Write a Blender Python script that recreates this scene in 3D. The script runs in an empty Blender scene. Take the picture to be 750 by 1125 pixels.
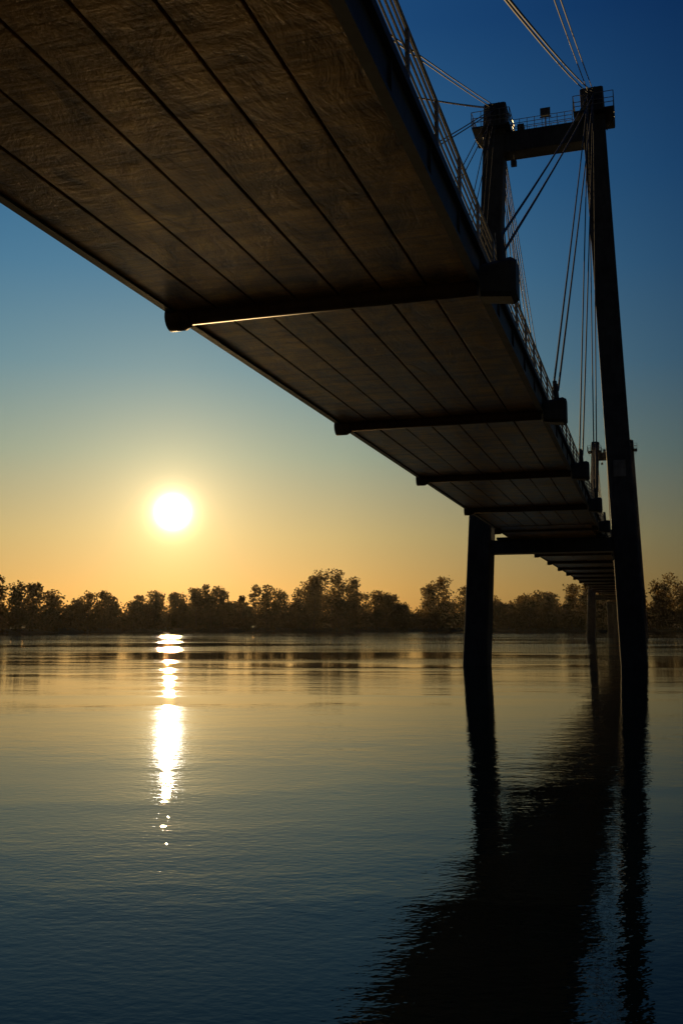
import bpy, math, random
import numpy as np
from mathutils import Vector, Matrix
random.seed(7); rng=np.random.default_rng(7)
S=bpy.context.scene
S.view_settings.view_transform='Standard'; S.view_settings.look='None'; S.view_settings.exposure=0
CAMZ=3.6; YAW=math.radians(17.7); F_PX=1050.0
PITCH=math.atan(122.5/F_PX)
SUN_EL=math.radians(6.55); SUN_AZ=math.radians(-10.06)   # from +Y, negative = left
SUNV=Vector((math.sin(SUN_AZ)*math.cos(SUN_EL), math.cos(SUN_AZ)*math.cos(SUN_EL), math.sin(SUN_EL)))

# ---------------- node helpers
def newmat(name):
    m=bpy.data.materials.new(name); m.use_nodes=True
    nt=m.node_tree; return m,nt,nt.nodes['Principled BSDF'],nt.nodes['Material Output']
def math_(nt,op,a,b=None,c=None):
    n=nt.nodes.new('ShaderNodeMath'); n.operation=op
    for i,v in enumerate((a,b,c)):
        if v is None: continue
        if isinstance(v,(int,float)): n.inputs[i].default_value=v
        else: nt.links.new(v,n.inputs[i])
    return n.outputs[0]
def ramp(nt,fac,stops,interp='LINEAR'):
    n=nt.nodes.new('ShaderNodeValToRGB'); n.color_ramp.interpolation=interp
    e=n.color_ramp.elements
    while len(e)<len(stops): e.new(0.5)
    for i,(p,c) in enumerate(stops):
        e[i].position=p
        if not isinstance(c,(tuple,list)): c=(c,c,c)
        e[i].color=(c[0],c[1],c[2],1)
    nt.links.new(fac,n.inputs[0]); return n.outputs[0]
def mixc(nt,bt,fac,a,b):
    n=nt.nodes.new('ShaderNodeMix'); n.data_type='RGBA'; n.blend_type=bt
    if isinstance(fac,(int,float)): n.inputs[0].default_value=fac
    else: nt.links.new(fac,n.inputs[0])
    for i,v in ((6,a),(7,b)):
        if isinstance(v,tuple): n.inputs[i].default_value=(v[0],v[1],v[2],1)
        else: nt.links.new(v,n.inputs[i])
    return n.outputs[2]
def noise(nt,vec,scale,detail=4,rough=.55,dist=0.0):
    n=nt.nodes.new('ShaderNodeTexNoise'); n.inputs['Scale'].default_value=scale
    n.inputs['Detail'].default_value=detail; n.inputs['Roughness'].default_value=rough
    n.inputs['Distortion'].default_value=dist
    nt.links.new(vec,n.inputs['Vector']); return n.outputs['Fac']
def mapping(nt,vec,sc=(1,1,1),rot=(0,0,0)):
    n=nt.nodes.new('ShaderNodeMapping'); n.inputs['Scale'].default_value=sc; n.inputs['Rotation'].default_value=rot
    nt.links.new(vec,n.inputs['Vector']); return n.outputs[0]
def objco(nt): return nt.nodes.new('ShaderNodeTexCoord').outputs['Object']

# ---------------- materials
def concrete_mat():
    m,nt,b,o=newmat('weathered_concrete'); co=objco(nt)
    big=noise(nt,mapping(nt,co,(.45,.11,.5)),1.0,4,.6,.4)
    blot=noise(nt,mapping(nt,co,(1,.45,1)),1.3,5,.72,.6)
    fine=noise(nt,co,13,3,.7)
    streak=noise(nt,mapping(nt,co,(.35,3.2,1)),1.0,3,.65)
    c=ramp(nt,big,[(.3,(.42,.21,.035)),(.5,(.66,.36,.07)),(.7,(.80,.47,.11))])  # base hue carries the gold of sunlight reflected off the water
    c=mixc(nt,'MULTIPLY',.9,c,ramp(nt,blot,[(.33,.2),(.46,.68),(.6,1.0),(.7,1.15)]))
    c=mixc(nt,'MULTIPLY',.7,c,ramp(nt,streak,[(.35,.3),(.6,1.0)]))
    c=mixc(nt,'MULTIPLY',.3,c,ramp(nt,fine,[(.3,.4),(.65,1.1)]))
    sp=nt.nodes.new('ShaderNodeSeparateXYZ'); nt.links.new(co,sp.inputs[0])
    fr=math_(nt,'FRACT',math_(nt,'DIVIDE',math_(nt,'ADD',sp.outputs[1],math_(nt,'MULTIPLY',blot,.05)),2.32))
    j=math_(nt,'LESS_THAN',fr,.011)
    c=mixc(nt,'MIX',math_(nt,'MULTIPLY',j,.5),c,(.10,.05,.02))
    nt.links.new(c,b.inputs['Base Color'])
    nt.links.new(ramp(nt,blot,[(.3,.28),(.7,.46)]),b.inputs['Roughness'])
    b.inputs['Specular IOR Level'].default_value=.6; b.inputs['Specular Tint'].default_value=(1,.66,.28,1)  # sheen tinted with that same reflected gold
    h=math_(nt,'ADD',math_(nt,'MULTIPLY',fine,.25),math_(nt,'ADD',math_(nt,'MULTIPLY',streak,.7),math_(nt,'MULTIPLY',blot,1.4)))
    bp=nt.nodes.new('ShaderNodeBump'); bp.inputs['Strength'].default_value=.6; bp.inputs['Distance'].default_value=.05
    nt.links.new(h,bp.inputs['Height']); nt.links.new(bp.outputs[0],b.inputs['Normal'])
    return m
def paint_mat(name,col,rough=.5,metal=0.0):
    m,nt,b,o=newmat(name); co=objco(nt)
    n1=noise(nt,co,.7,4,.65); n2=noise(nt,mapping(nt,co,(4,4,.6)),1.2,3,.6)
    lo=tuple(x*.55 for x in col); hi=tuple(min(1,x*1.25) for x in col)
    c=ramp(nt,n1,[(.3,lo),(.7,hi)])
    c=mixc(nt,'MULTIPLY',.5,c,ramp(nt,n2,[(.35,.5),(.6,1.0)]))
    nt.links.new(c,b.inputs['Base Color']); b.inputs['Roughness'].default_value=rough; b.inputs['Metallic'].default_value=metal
    return m
M_CON=concrete_mat()
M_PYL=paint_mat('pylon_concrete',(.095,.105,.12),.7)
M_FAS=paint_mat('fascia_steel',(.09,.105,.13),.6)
M_BEAM=paint_mat('rusty_beam_steel',(.17,.095,.04),.62)
M_RAIL=paint_mat('railing_paint',(.42,.44,.47),.4)
M_CAB=paint_mat('cable_steel',(.12,.135,.16),.75)
M_DARK=paint_mat('dark_joint_backing',(.03,.03,.03),.8)  # dark slab showing through the gaps between soffit planks
M_ASPH=paint_mat('asphalt',(.05,.05,.05),.85)
M_SIGN=paint_mat('sign_plate',(.35,.35,.35),.5)

# ---------------- mesh builder
class MB:
    def __init__(s): s.v=[]; s.f=[]; s.m=[]; s.mats=[]
    def mi(s,m):
        if m not in s.mats: s.mats.append(m)
        return s.mats.index(m)
    def raw(s,vs,fs,m):
        o=len(s.v); s.v+= [tuple(v) for v in vs]; k=s.mi(m)
        for f in fs: s.f.append(tuple(i+o for i in f)); s.m.append(k)
    def box(s,a,b,m):
        x0,y0,z0=a; x1,y1,z1=b
        s.raw([(x0,y0,z0),(x1,y0,z0),(x1,y1,z0),(x0,y1,z0),(x0,y0,z1),(x1,y0,z1),(x1,y1,z1),(x0,y1,z1)],
              [(0,3,2,1),(4,5,6,7),(0,1,5,4),(1,2,6,5),(2,3,7,6),(3,0,4,7)],m)
    def prism(s,secs,m):
        n=len(secs[0]); vs=[p for r in secs for p in r]; fs=[]
        for i in range(len(secs)-1):
            for j in range(n):
                k=(j+1)%n; fs.append((i*n+j,i*n+k,(i+1)*n+k,(i+1)*n+j))
        fs.append(tuple(range(n-1,-1,-1))); fs.append(tuple((len(secs)-1)*n+j for j in range(n)))
        s.raw(vs,fs,m)
    def tube(s,p,q,r,m,n=8,r2=None):
        p=Vector(p);q=Vector(q);d=(q-p).normalized(); r2=r if r2 is None else r2
        a=d.orthogonal().normalized(); b=d.cross(a)
        ring=lambda c,rr:[c+(a*math.cos(2*math.pi*i/n)+b*math.sin(2*math.pi*i/n))*rr for i in range(n)]
        s.prism([ring(p,r),ring(q,r2)],m)
    def longbox(s,x0,x1,z0,z1,m):      # runs the whole bridge, following the grade
        secs=[[(x0,y,z0),(x1,y,z0),(x1,y,z1),(x0,y,z1)] for y in (Y0,P1,Y1)]
        s.prism(secs[::-1],m)
    def grade(s):
        s.v=[(x,y,z+dz(y)) for x,y,z in s.v]; return s
    def obj(s,name,parent=None,bevel=0,smooth=False):
        me=bpy.data.meshes.new(name); me.from_pydata(s.v,[],s.f)
        for m in s.mats: me.materials.append(m)
        me.polygons.foreach_set('material_index',s.m)
        if smooth: me.polygons.foreach_set('use_smooth',[True]*len(me.polygons))
        me.update(); o=bpy.data.objects.new(name,me); S.collection.objects.link(o)
        if parent: o.parent=parent
        if bevel:
            bm=o.modifiers.new('bevel','BEVEL'); bm.width=bevel; bm.segments=2; bm.limit_method='ANGLE'
        return o
P1,P2=83.5,255.0
def dz(y): return -.05-.0071*min(y,P1)

# ---------------- bridge (local frame: +Y along bridge, origin below camera at water level)
bridge=bpy.data.objects.new('cable_stayed_bridge',None); S.collection.objects.link(bridge)
bridge.rotation_euler=(0,0,-YAW)
H=CAMZ
XL,XR=-11.2,-3.63
Y0,Y1=-60,470
SP=13.9
beamsY=[21.5+SP*i for i in range(-5,4)]+[76.5]
b2=[P1+7.0+SP*i for i in range(0,12)]
beamsY+= [y for y in b2 if y<P2-3]+[P2+7+SP*i for i in range(0,15)]
ZU=H+8.12

planks=MB()
nP=7; w=(XR-XL)/nP; gap=.055
ys=[Y0]+sorted(beamsY)+[Y1]
for i in range(len(ys)-1):
    for k in range(nP):
        d_=random.uniform(-.012,.012)
        x0=XL+k*w+(gap/2 if k else 0); x1=XL+(k+1)*w-(gap/2 if k<nP-1 else 0)
        planks.box((x0,ys[i]+.04,ZU+d_),(x1,ys[i+1]-.04,ZU+.25+d_*.2),M_CON)
planks.grade().obj('deck_soffit_planks',bridge,bevel=.012)
deck=MB()
deck.longbox(XL+.05,XR-.05,ZU+.262,ZU+.60,M_DARK)
deck.longbox(XL+.35,XR-.35,ZU+.604,ZU+.66,M_ASPH)
for sx,x in ((1,XR),(-1,XL)):
    a,b=(x+.003,x+.14) if sx>0 else (x-.14,x-.003)
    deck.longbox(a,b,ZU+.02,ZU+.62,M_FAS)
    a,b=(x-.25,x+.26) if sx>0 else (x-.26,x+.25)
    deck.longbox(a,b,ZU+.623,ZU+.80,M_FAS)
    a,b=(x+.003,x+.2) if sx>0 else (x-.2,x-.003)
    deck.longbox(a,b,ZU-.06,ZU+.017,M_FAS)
deck.grade().obj('deck_slab_and_fascia',bridge)
stiff=MB()
y=Y0+1
while y<Y1:
    stiff.box((XR+.142,y,ZU+.02),(XR+.19,y+.03,ZU+.62),M_FAS); y+=2.78
stiff.grade().obj('fascia_stiffeners',bridge)

cb=MB(); anc=MB()
for y in beamsY:
    z=ZU-.10; xl,xr=-11.5,-2.6
    cb.tube((xl+.45,y,z),(XR+.1,y,z),.21,M_BEAM,16)
    cb.tube((xl,y,z),(xl+.42,y,z),.33,M_BEAM,20)
    cb.tube((xl+.42,y,z),(xl+.62,y,z),.33,M_BEAM,20,.22)
    def ring(x,a,zb,zt): 
        c=.10; return [(x,y-a,zb+c),(x,y-a+c,zb),(x,y+a-c,zb),(x,y+a,zb+c),(x,y+a,zt-c),(x,y+a-c,zt),(x,y-a+c,zt),(x,y-a,zt-c)]
    anc.prism([ring(XR+.205,.34,z-.34,z+.42),ring(xr-.12,.38,z-.42,z+.52),ring(xr,.32,z-.36,z+.46)],M_FAS)
    anc.prism([ring(XL-.40,.26,z+.36,z+.8),ring(XL-.265,.26,z+.36,z+.8)],M_FAS)
    for yy in (-.22,.22):
        anc.tube((xr-.35,y+yy,z+.45),(xr-.40,y+yy,z+1.15),.08,M_FAS,10)
o_=cb.grade().obj('crossbeams',bridge); anc.grade().obj('cable_anchor_housings',bridge)
for p in o_.data.polygons: p.use_smooth=len(p.vertices)==4

rl=MB()
for x in (XR+.12,XL-.12):
    zt=ZU+.80
    for hh,r in ((.22,.024),(.46,.024),(.70,.024),(.92,.024),(1.14,.042)):
        rl.tube((x,Y0,zt+hh),(x,P1,zt+hh),r,M_RAIL,6); rl.tube((x,P1,zt+hh),(x,Y1,zt+hh),r,M_RAIL,6)
    y=Y0+.5
    while y<Y1:
        rl.box((x-.035,y-.04,zt-.002),(x+.035,y+.04,zt+1.13),M_RAIL)
        rl.box((x-.07,y-.09,zt+.001),(x+.07,y+.09,zt+.03),M_RAIL); y+=2.316
rl.grade().obj('deck_railings',bridge)

def pylon(P,main):
    mb=MB()
    ZT=H+47.0; D_=dz(P)
    def leg(xb,xt):
        def ring(x,z,hw,hd,c=.15):
            return [(x-hw,P-hd+c,z),(x-hw+c,P-hd,z),(x+hw-c,P-hd,z),(x+hw,P-hd+c,z),(x+hw,P+hd-c,z),(x+hw-c,P+hd,z),(x-hw+c,P+hd,z),(x-hw,P+hd-c,z)]
        f=lambda z: xb+(xt-xb)*z/ZT
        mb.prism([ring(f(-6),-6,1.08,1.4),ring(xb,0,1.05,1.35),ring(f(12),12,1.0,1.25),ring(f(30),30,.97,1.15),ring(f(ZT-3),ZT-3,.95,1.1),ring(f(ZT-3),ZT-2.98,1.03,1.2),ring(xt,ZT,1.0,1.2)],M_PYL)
        return f
    fl=leg(-14.3,-11.7); fr=leg(-1.25,-3.2)
    z0=H+6.0; z1=ZU-.33+D_
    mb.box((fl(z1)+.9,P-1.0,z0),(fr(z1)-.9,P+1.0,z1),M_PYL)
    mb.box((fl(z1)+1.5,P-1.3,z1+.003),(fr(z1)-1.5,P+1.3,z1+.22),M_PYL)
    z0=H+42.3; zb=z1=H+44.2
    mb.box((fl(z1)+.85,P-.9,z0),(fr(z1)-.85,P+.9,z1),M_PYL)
    mb.obj('pylon_frame',bridge,bevel=.04)
    pf=MB()
    def plat(cx,cz,hx,hy,hr=1.1):
        pf.box((cx-hx,P-hy,cz-.14),(cx+hx,P+hy,cz),M_FAS)
        for hh in (.4,.8,hr):
            z=cz+hh
            c=[(cx-hx,P-hy,z),(cx+hx,P-hy,z),(cx+hx,P+hy,z),(cx-hx,P+hy,z)]
            for i in range(4): pf.tube(c[i],c[(i+1)%4],.035,M_RAIL,5)
        n=4
        for i in range(n+1):
            for yy in (-hy,hy):
                x=cx-hx+2*hx*i/n; pf.tube((x,P+yy,cz),(x,P+yy,cz+hr),.035,M_RAIL,5)
            for xx in (-hx,hx):
                yv=P-hy+2*hy*i/n; pf.tube((cx+xx,yv,cz),(cx+xx,yv,cz+hr),.035,M_RAIL,5)
        for xx in (-hx,hx):
            pf.tube((cx+xx,P,cz-.1),(cx+xx*.6,P,cz-1.2),.05,M_FAS,6)
    for (xt,sg) in ((-11.8,-1),(-3.25,1)):
        plat(xt+sg*.2,H+44.6,1.7,1.9,1.4)
        for yy in (-1.32,1.32):
            pf.box((xt-.5,P+yy-.2,H+45.6),(xt+.5,P+yy+.2,H+46.7),M_FAS)
        pf.tube((xt+.3,P,ZT),(xt+.3,P,ZT+.7),.04,M_FAS,6)
        pf.box((xt-.75,P-.8,ZT+.002),(xt+.65,P+.8,ZT+.2),M_FAS)
    for yy in (-.8,.8):
        for hh in (.4,.75,1.1): pf.tube((-10.2,P+yy,zb+hh),(-4.9,P+yy,zb+hh),.03,M_RAIL,5)
        for i in range(9):
            x=-10.2+i*5.3/8; pf.tube((x,P+yy,zb),(x,P+yy,zb+1.1),.03,M_RAIL,5)
    pf.box((-9.8,P-.5,zb+.002),(-9.2,P+.3,zb+.8),M_FAS)
    pf.tube((-10.1,P-.6,H+42.3),(-10.1,P-.6,H+41.5),.05,M_FAS,6)
    pf.box((-10.4,P-.8,H+41.0),(-9.9,P-.4,H+41.5),M_FAS)
    pf.obj('pylon_top_platforms',bridge)
    fl2=MB()
    fl2.tube((-7.3,P,zb),(-7.3,P,zb+1.3),.06,M_FAS,8)
    fl2.prism([[(-7.75,P-.25,zb+1.4),(-6.85,P-.25,zb+1.4),(-6.85,P-.25,zb+2.1),(-7.75,P-.25,zb+2.1)],
               [(-7.6,P+.35,zb+1.5),(-7.0,P+.35,zb+1.5),(-7.0,P+.35,zb+1.95),(-7.6,P+.35,zb+1.95)]][::-1],M_FAS)
    fl2.box((-7.8,P-.05,zb+1.3),(-6.8,P+.05,zb+1.398),M_FAS)
    fl2.obj('floodlight',bridge)
    sg=MB(); x=fr(H+13)
    sg.box((x-.5,P-1.33,H+12.2),(x+.5,P-1.27,H+13.6),M_SIGN); sg.box((x-.35,P-1.31,H+11.7),(x-.25,P-1.25,H+14),M_FAS)
    if main: sg.obj('navigation_sign',bridge,bevel=.02)
pylon(P1,True); pylon(P2,False)

cab=MB()
def stays(P,anch):
    for (xt,xa) in ((-11.8,XL-.33),(-3.25,-2.98)):
        for y in anch:
            sgn=1 if y>P else -1
            far=abs(y-P)
            zt=H+46.6-0.8*(1-min(1,far/90))
            for off in (-.22,.22):
                a=Vector((xt+off*1.0,P+sgn*1.25,zt)); b=Vector((xa+off*.3,y+off,ZU+.8+dz(y)))
                pts=[]
                for i in range(9):
                    t=i/8; p=a.lerp(b,t); p.z-=far*.005*4*t*(1-t); pts.append(p)
                for i in range(8): cab.tube(pts[i],pts[i+1],.040,M_CAB,6)
stays(P1,[-6,8.2,21.5,35.4,49.3,63.2]+[b2[i] for i in range(0,6)])
stays(P2,[b2[i] for i in range(6,12) if b2[i]<P2]+[P2+7+SP*i for i in range(1,6)])
cab.obj('stay_cables',bridge)

ap=MB()
ze=ZU+dz(300)
for y in (330,372,414): 
    ap.box((-13,y-.8,-6),(-11.2,y+.8,ze-1.2),M_PYL); ap.box((-3.2,y-.8,-6),(-1.4,y+.8,ze-1.2),M_PYL)
    ap.box((-13.1,y-.9,ze-1.197),(-1.3,y+.9,ze-.32),M_PYL)
for y0,y1 in ((-64,-58),(462,474)): ap.box((-13,y0,-3),(-1.5,y1,ZU+dz(y0)-.04),M_PYL)
ap.obj('approach_piers',bridge,bevel=.06)
hn=MB()
for P in (P1,P2):
    for s_ in (-1,1):
        def r(y,z): return [(XL+.3,y,z),(XR-.3,y,z),(XR-.3,y,ZU-.025),(XL+.3,y,ZU-.025)]
        rr=[r(P+s_*1.35,ZU-.32),r(P+s_*5.5,ZU-.30),r(P+s_*9.0,ZU-.04)]
        if s_>0: rr=rr[::-1]
        hn.prism(rr,M_CON)
hn.grade().obj('deck_haunches',bridge)

# ---------------- ground & water
def shore(x):
    base=452+8*math.sin(x*.021)+5*math.sin(x*.063+1)
    t=min(1,max(0,(-x-70)/70.0)); t=t*t*(3-2*t)
    t2=min(1,max(0,(x-120)/90.0)); t2=t2*t2*(3-2*t2)
    return base-115*t-30*t2
def gz(x,y):
    s=shore(x); d=y-s
    if d>-40:
        if d<0: return -.2+d*.08
        z=min(1.8,d*.25)+ (min(1,max(0,(d-60)/400)))*6*(.5+.5*math.sin(x*.004+1)) + .3*math.sin(x*.13)*math.sin(y*.11)
        return z-.2
    if y<6:
        return min(2.0, (0-y)*.35-.6) + (.15*math.sin(x*.7)*math.sin(y*.9) if y<-6 else 0)
    return -3.4
xs=sorted(set([-6000,-4000,-2500,-1500,-1000]+list(range(-700,701,10))+[1000,1500,2500,4000,6000]))
yss=sorted(set([-3000,-1500,-600,-300,-150,-80,-50,-35,-25,-18,-14,-10,-8,-6,-4,-2,0,3,6,10,60,150,250]+list(range(290,520,4))+[540,570,600,650,720,800,1000,1300,1800,2500,4000,7000]))
g=MB(); 
mg,nt,b,o=newmat('bank_grass_soil'); co=objco(nt)
n1=noise(nt,co,.15,5,.65); n2=noise(nt,co,2.5,4,.7)
c=ramp(nt,n1,[(.35,(.03,.045,.015)),(.55,(.07,.075,.03)),(.7,(.13,.11,.07))])
c=mixc(nt,'MULTIPLY',.6,c,ramp(nt,n2,[(.3,.4),(.7,1.2)])); nt.links.new(c,b.inputs['Base Color']); b.inputs['Roughness'].default_value=.95
vs=[(x,y,gz(x,y)) for y in yss for x in xs]; nx=len(xs)
fs=[(j*nx+i,j*nx+i+1,(j+1)*nx+i+1,(j+1)*nx+i) for j in range(len(yss)-1) for i in range(nx-1)]
g.raw(vs,fs,mg); g.obj('ground',smooth=True)

mw,nt,b,o=newmat('river_water'); co=objco(nt)
b.inputs['Base Color'].default_value=(.0015,.005,.009,1)
b.inputs['Roughness'].default_value=.012; b.inputs['IOR'].default_value=1.333; b.inputs['Specular IOR Level'].default_value=.22
sep=nt.nodes.new('ShaderNodeSeparateXYZ'); nt.links.new(co,sep.inputs[0])
wind=noise(nt,mapping(nt,co,(.015,.05,1)),1.0,3,.6,.4)
windf=ramp(nt,wind,[(.40,.15),(.48,.4),(.56,1.0)])
wob=math_(nt,'ADD',sep.outputs[1],math_(nt,'MULTIPLY',wind,60))
dist=ramp(nt,math_(nt,'DIVIDE',wob,500),[(0,.26),(.12,.19),(.19,.20),(.27,.38),(.40,.75),(.60,1.0)])
dist=math_(nt,'MULTIPLY',dist,2.8)
h1=noise(nt,mapping(nt,co,(.55,.9,1),(0,0,.3)),1.0,2,.5,.3)
h2=noise(nt,mapping(nt,co,(2.4,3.8,1),(0,0,-.2)),1.0,3,.6,.4)
h3=noise(nt,mapping(nt,co,(.12,.2,1)),1.0,1,.5)
h=math_(nt,'ADD',math_(nt,'MULTIPLY',h1,.024),math_(nt,'ADD',math_(nt,'MULTIPLY',h2,.011),math_(nt,'MULTIPLY',h3,.04)))
h=math_(nt,'MULTIPLY',h,math_(nt,'MULTIPLY',windf,dist))
h4=noise(nt,mapping(nt,co,(5,8,1),(0,0,.5)),1.0,2,.5)
near=ramp(nt,math_(nt,'DIVIDE',sep.outputs[1],60),[(.2,1.0),(.5,.8),(.75,.25)])
h=math_(nt,'ADD',h,math_(nt,'MULTIPLY',h4,math_(nt,'MULTIPLY',near,.0032)))
bp=nt.nodes.new('ShaderNodeBump'); bp.inputs['Strength'].default_value=1; bp.inputs['Distance'].default_value=1.0
nt.links.new(h,bp.inputs['Height']); nt.links.new(bp.outputs[0],b.inputs['Normal'])
wt=MB(); wt.raw([(-6000,-20,0),(6000,-20,0),(6000,640,0),(-6000,640,0)],[(0,1,2,3)],mw); wt.obj('river_water')

# morning haze lying over the far river and bank
mh=bpy.data.materials.new('morning_haze'); mh.use_nodes=True; nt=mh.node_tree
nt.nodes.remove(nt.nodes['Principled BSDF'])
vsn=nt.nodes.new('ShaderNodeVolumeScatter'); vsn.inputs['Color'].default_value=(1,.92,.8,1)
vsn.inputs['Density'].default_value=2.4e-5; vsn.inputs['Anisotropy'].default_value=.6
nt.links.new(vsn.outputs[0],nt.nodes['Material Output'].inputs['Volume'])
hz=MB(); hz.box((-1800,140,.05),(1800,430,45),mh); hz.obj('morning_haze')

# ---------------- tree line
def leafmat(name,a,bcol):
    m,nt,b,o=newmat(name); co=objco(nt)
    n1=noise(nt,co,.18,3,.6)
    c=ramp(nt,n1,[(.35,a),(.65,bcol)])
    nt.links.new(c,b.inputs['Base Color']); b.inputs['Roughness'].default_value=.7
    tr=nt.nodes.new('ShaderNodeBsdfTranslucent'); nt.links.new(mixc(nt,'MULTIPLY',1.0,c,(1.6,1.0,.4)),tr.inputs[0])
    mx=nt.nodes.new('ShaderNodeMixShader'); mx.inputs[0].default_value=.4
    nt.links.new(b.outputs[0],mx.inputs[1]); nt.links.new(tr.outputs[0],mx.inputs[2]); nt.links.new(mx.outputs[0],o.inputs[0])
    return m
LM=[leafmat('foliage_dark',(.04,.045,.015),(.08,.075,.03)),leafmat('foliage_olive',(.06,.06,.022),(.11,.095,.035))]
M_BARK=paint_mat('bark',(.09,.07,.05),.9)
prof_x=[-400,-200,0,30,60,80,100,125,150,170,185,210,235,262,275,290,305,322,350,365,382,400,420,445,465,485,505,520,545,580,620,650,690,705,720,735,750,900,1200]
prof_y=[643,638,636,639,652,659,651,652,642,649,659,646,645,658,650,641,646,654,628,623,631,651,652,660,650,631,637,655,658,653,645,641,650,649,639,633,639,639,644]
V=[];MI=[]
def leaves(cx,cy,cz,rx,ry,rz,n,size,mi):
    d=rng.normal(size=(n,3)); d/=np.linalg.norm(d,axis=1)[:,None]
    r=rng.uniform(.2,1.05,size=(n,1))**.55
    r*=1+.10*rng.normal(size=(n,1))
    p=d*r*np.array([rx,ry,rz])+np.array([cx,cy,cz])
    u=rng.normal(size=(n,3)); u/=np.linalg.norm(u,axis=1)[:,None]
    t=rng.normal(size=(n,3)); v=np.cross(u,t); v/=np.linalg.norm(v,axis=1)[:,None]
    s=rng.uniform(.4,1.2,size=(n,1))*size
    q=np.stack([p-u*s,p-v*s*.7,p+u*s,p+v*s*.7],axis=1).reshape(-1,3)
    V.append(q); MI.extend([mi]*n)
trunks=MB()
def tree(x,y,h,wd,nl,q,size):
    gzv=max(0,gz(x,y)); mi=random.randrange(2)
    top=gzv+h; shape=random.choice([0,0,0,1])
    trunks.tube((x,y,gzv-.3),(x+random.uniform(-.6,.6),y,gzv+h*.6),h*.018+.08,M_BARK,5,.08)
    for i in range(nl):
        t=(i+.5)/nl*.9+.06
        rr=wd*.5*(math.sin(math.pi*min(1,.25+t*.70))**.7 if shape==0 else (1.05-t*.85))
        a=random.uniform(0,6.28); off=rr*random.uniform(.05,.62)*(1.1-.5*t)
        lx=x+math.cos(a)*off; ly=y+math.sin(a)*off; lz=gzv+h*t
        lr=wd*random.uniform(.19,.30)*(1.15-.35*t)
        if lz+lr*.85>top: lz=top-lr*.85
        leaves(lx,ly,lz,lr*1.2,lr,lr*random.uniform(.65,.9),q,size,mi)
def topz(x,y):
    px=375+F_PX*x/y
    return (685-np.interp(px,prof_x,prof_y))/F_PX*y+CAMZ
x=-440
while x<440:
    iv=-260<x<260
    for row in range(3 if iv else 2):
        xx=x+random.uniform(-4,4); yy=shore(xx)+9+row*11+random.uniform(-4,4)
        h=topz(xx,yy)*random.choice([1.0,.98,.93,.84,.74] if row else [.95,.75,.6,.5])
        tree(xx,yy,max(6,h),random.uniform(8,17)*(.75+.25*h/18),14,78 if iv else 30,.58 if iv else 1.1)
    x+=random.uniform(2.5,10.5) if iv else 12
x=-440
while x<440:
    iv=-260<x<260
    yy=shore(x)+random.uniform(1.5,4)
    r=random.uniform(1.0,2.6); leaves(x,yy,r*.6+.2,r*1.6,r,r,60,.4,random.randrange(2))
    for k in range(2):
        yy=shore(x)+random.uniform(6,34)
        r=random.uniform(3,5.5); leaves(x+random.uniform(-1,1),yy,r*.8+.8,r*1.3,r,r*1.05,110 if iv else 60,.72 if iv else 1.2,random.randrange(2))
    yy=shore(x)+36; hh=.3*topz(x,yy)
    leaves(x,yy,hh,5,4,hh,150 if iv else 50,1.0,random.randrange(2))
    x+=random.uniform(2.0,3.6)
Vv=np.concatenate(V); n=len(Vv)//4
me=bpy.data.meshes.new('distant_treeline')
me.vertices.add(len(Vv)); me.vertices.foreach_set('co',Vv.ravel())
me.loops.add(n*4); me.loops.foreach_set('vertex_index',np.arange(n*4))
me.polygons.add(n); me.polygons.foreach_set('loop_start',np.arange(n)*4); me.polygons.foreach_set('loop_total',np.full(n,4))
for m in LM: me.materials.append(m)
me.polygons.foreach_set('material_index',MI); me.update(); me.validate()
tl=bpy.data.objects.new('distant_treeline',me); S.collection.objects.link(tl)
trunks.obj('trunks',tl)
print('leaves',n)

# ---------------- world
W=bpy.data.worlds.new('World'); S.world=W; W.use_nodes=True; nt=W.node_tree
bg=nt.nodes['Background']
sky=nt.nodes.new('ShaderNodeTexSky'); sky.sky_type='NISHITA'; sky.sun_disc=False
sky.sun_elevation=SUN_EL; sky.sun_rotation=SUN_AZ; sky.air_density=1.0; sky.dust_density=1.0; sky.ozone_density=3
tc=nt.nodes.new('ShaderNodeTexCoord').outputs['Generated']
nrm=nt.nodes.new('ShaderNodeVectorMath'); nrm.operation='NORMALIZE'; nt.links.new(tc,nrm.inputs[0])
sp=nt.nodes.new('ShaderNodeSeparateXYZ'); nt.links.new(nrm.outputs[0],sp.inputs[0])
def dot(v):
    d=nt.nodes.new('ShaderNodeVectorMath'); d.operation='DOT_PRODUCT'; nt.links.new(nrm.outputs[0],d.inputs[0]); d.inputs[1].default_value=v; return d.outputs['Value']
ang=math_(nt,'MULTIPLY',math_(nt,'ARCCOSINE',math_(nt,'MINIMUM',dot(SUNV),1.0)),180/math.pi)
elev=math_(nt,'MULTIPLY',math_(nt,'ARCSINE',sp.outputs[2]),180/math.pi)
ef=math_(nt,'DIVIDE',elev,60.0)
tint=ramp(nt,ef,[(0,(1.0,.80,.50)),(.10,(.85,.80,.62)),(.22,(.55,.68,.72)),(.4,(.30,.50,.70)),(.7,(.16,.36,.66)),(1,(.12,.3,.6))])
air=ramp(nt,ef,[(0,(.52,.24,.05)),(.035,(.58,.31,.075)),(.085,(.50,.36,.13)),(.165,(.29,.345,.24)),(.25,(.14,.27,.31)),(.34,(.072,.205,.315)),(.42,(.038,.15,.285)),(.56,(.013,.075,.20)),(1,(.006,.035,.12))])
hs=Vector((SUNV.x,SUNV.y,0)).normalized()
ca=math_(nt,'DIVIDE',dot(hs),math_(nt,'MAXIMUM',math_(nt,'SQRT',math_(nt,'SUBTRACT',1.0,math_(nt,'MULTIPLY',sp.outputs[2],sp.outputs[2]))),.3))
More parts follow.
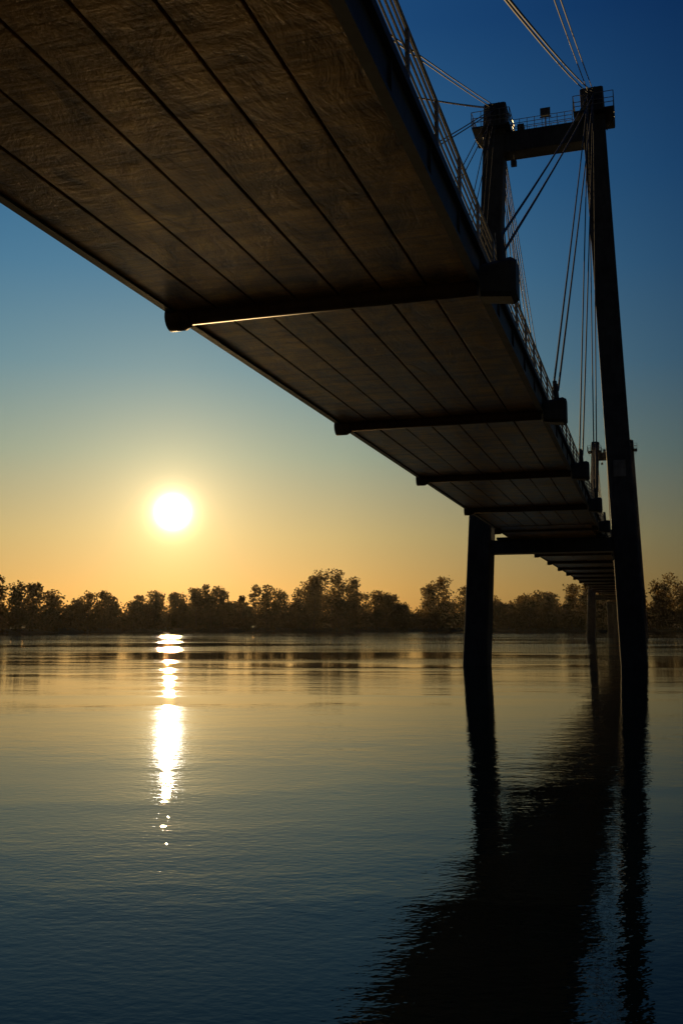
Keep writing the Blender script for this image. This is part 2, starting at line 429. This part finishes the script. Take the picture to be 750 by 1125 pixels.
az=math_(nt,'DIVIDE',math_(nt,'MULTIPLY',math_(nt,'ARCCOSINE',math_(nt,'MINIMUM',math_(nt,'MAXIMUM',ca,-1.0),1.0)),180/math.pi),90.0)
fall=ramp(nt,az,[(0,(1.10,1.04,1.02)),(.11,(.98,.98,1.0)),(.22,(.62,.68,.78)),(.34,(.30,.37,.50)),(.55,(.14,.18,.27)),(1,(.055,.065,.09))])
ST=.05
def vscale(c,f):
    n=nt.nodes.new('ShaderNodeVectorMath'); n.operation='SCALE'
    if isinstance(c,tuple): n.inputs[0].default_value=c
    else: nt.links.new(c,n.inputs[0])
    if isinstance(f,(int,float)): n.inputs['Scale'].default_value=f
    else: nt.links.new(f,n.inputs['Scale'])
    return n.outputs[0]
def vadd(a,b_):
    n=nt.nodes.new('ShaderNodeVectorMath'); n.operation='ADD'; nt.links.new(a,n.inputs[0]); nt.links.new(b_,n.inputs[1]); return n.outputs[0]
nish=mixc(nt,'MULTIPLY',1.0,sky.outputs[0],tint)
col=vadd(vscale(nish,.20),vscale(air,.85/ST))
col=mixc(nt,'MULTIPLY',1.0,col,fall)
def gauss(sig,amp):
    q=math_(nt,'DIVIDE',ang,sig); return math_(nt,'MULTIPLY',math_(nt,'EXPONENT',math_(nt,'MULTIPLY',math_(nt,'MULTIPLY',q,q),-1.0)),amp/ST)
col=vadd(col,vscale((1.0,.93,.78),gauss(.50,50.0)))
col=vadd(col,vscale((1.0,.84,.52),gauss(1.15,1.5)))
col=vadd(col,vscale((1.0,.74,.34),gauss(2.4,.34)))
col=vadd(col,vscale((1.0,.74,.33),gauss(4.6,.20)))
col=vadd(col,vscale((1.0,.76,.34),gauss(9.0,.13)))
nt.links.new(col,bg.inputs[0]); bg.inputs[1].default_value=ST

sl=bpy.data.lights.new('sun','SUN'); sl.energy=5; sl.angle=math.radians(.5); sl.color=(1,.66,.28)
so=bpy.data.objects.new('sun',sl); S.collection.objects.link(so)
so.rotation_euler=SUNV.to_track_quat('Z','Y').to_euler(); so.location=(-50,200,60)

# ---------------- camera
cd=bpy.data.cameras.new('camera'); cam=bpy.data.objects.new('camera',cd); S.collection.objects.link(cam)
cd.sensor_fit='VERTICAL'; cd.sensor_height=36; cd.sensor_width=24; cd.lens=F_PX/1125*36; cd.clip_end=12000; cd.clip_start=.1
cam.location=(0,0,CAMZ); cam.rotation_euler=(math.pi/2+PITCH,0,0)
S.camera=cam
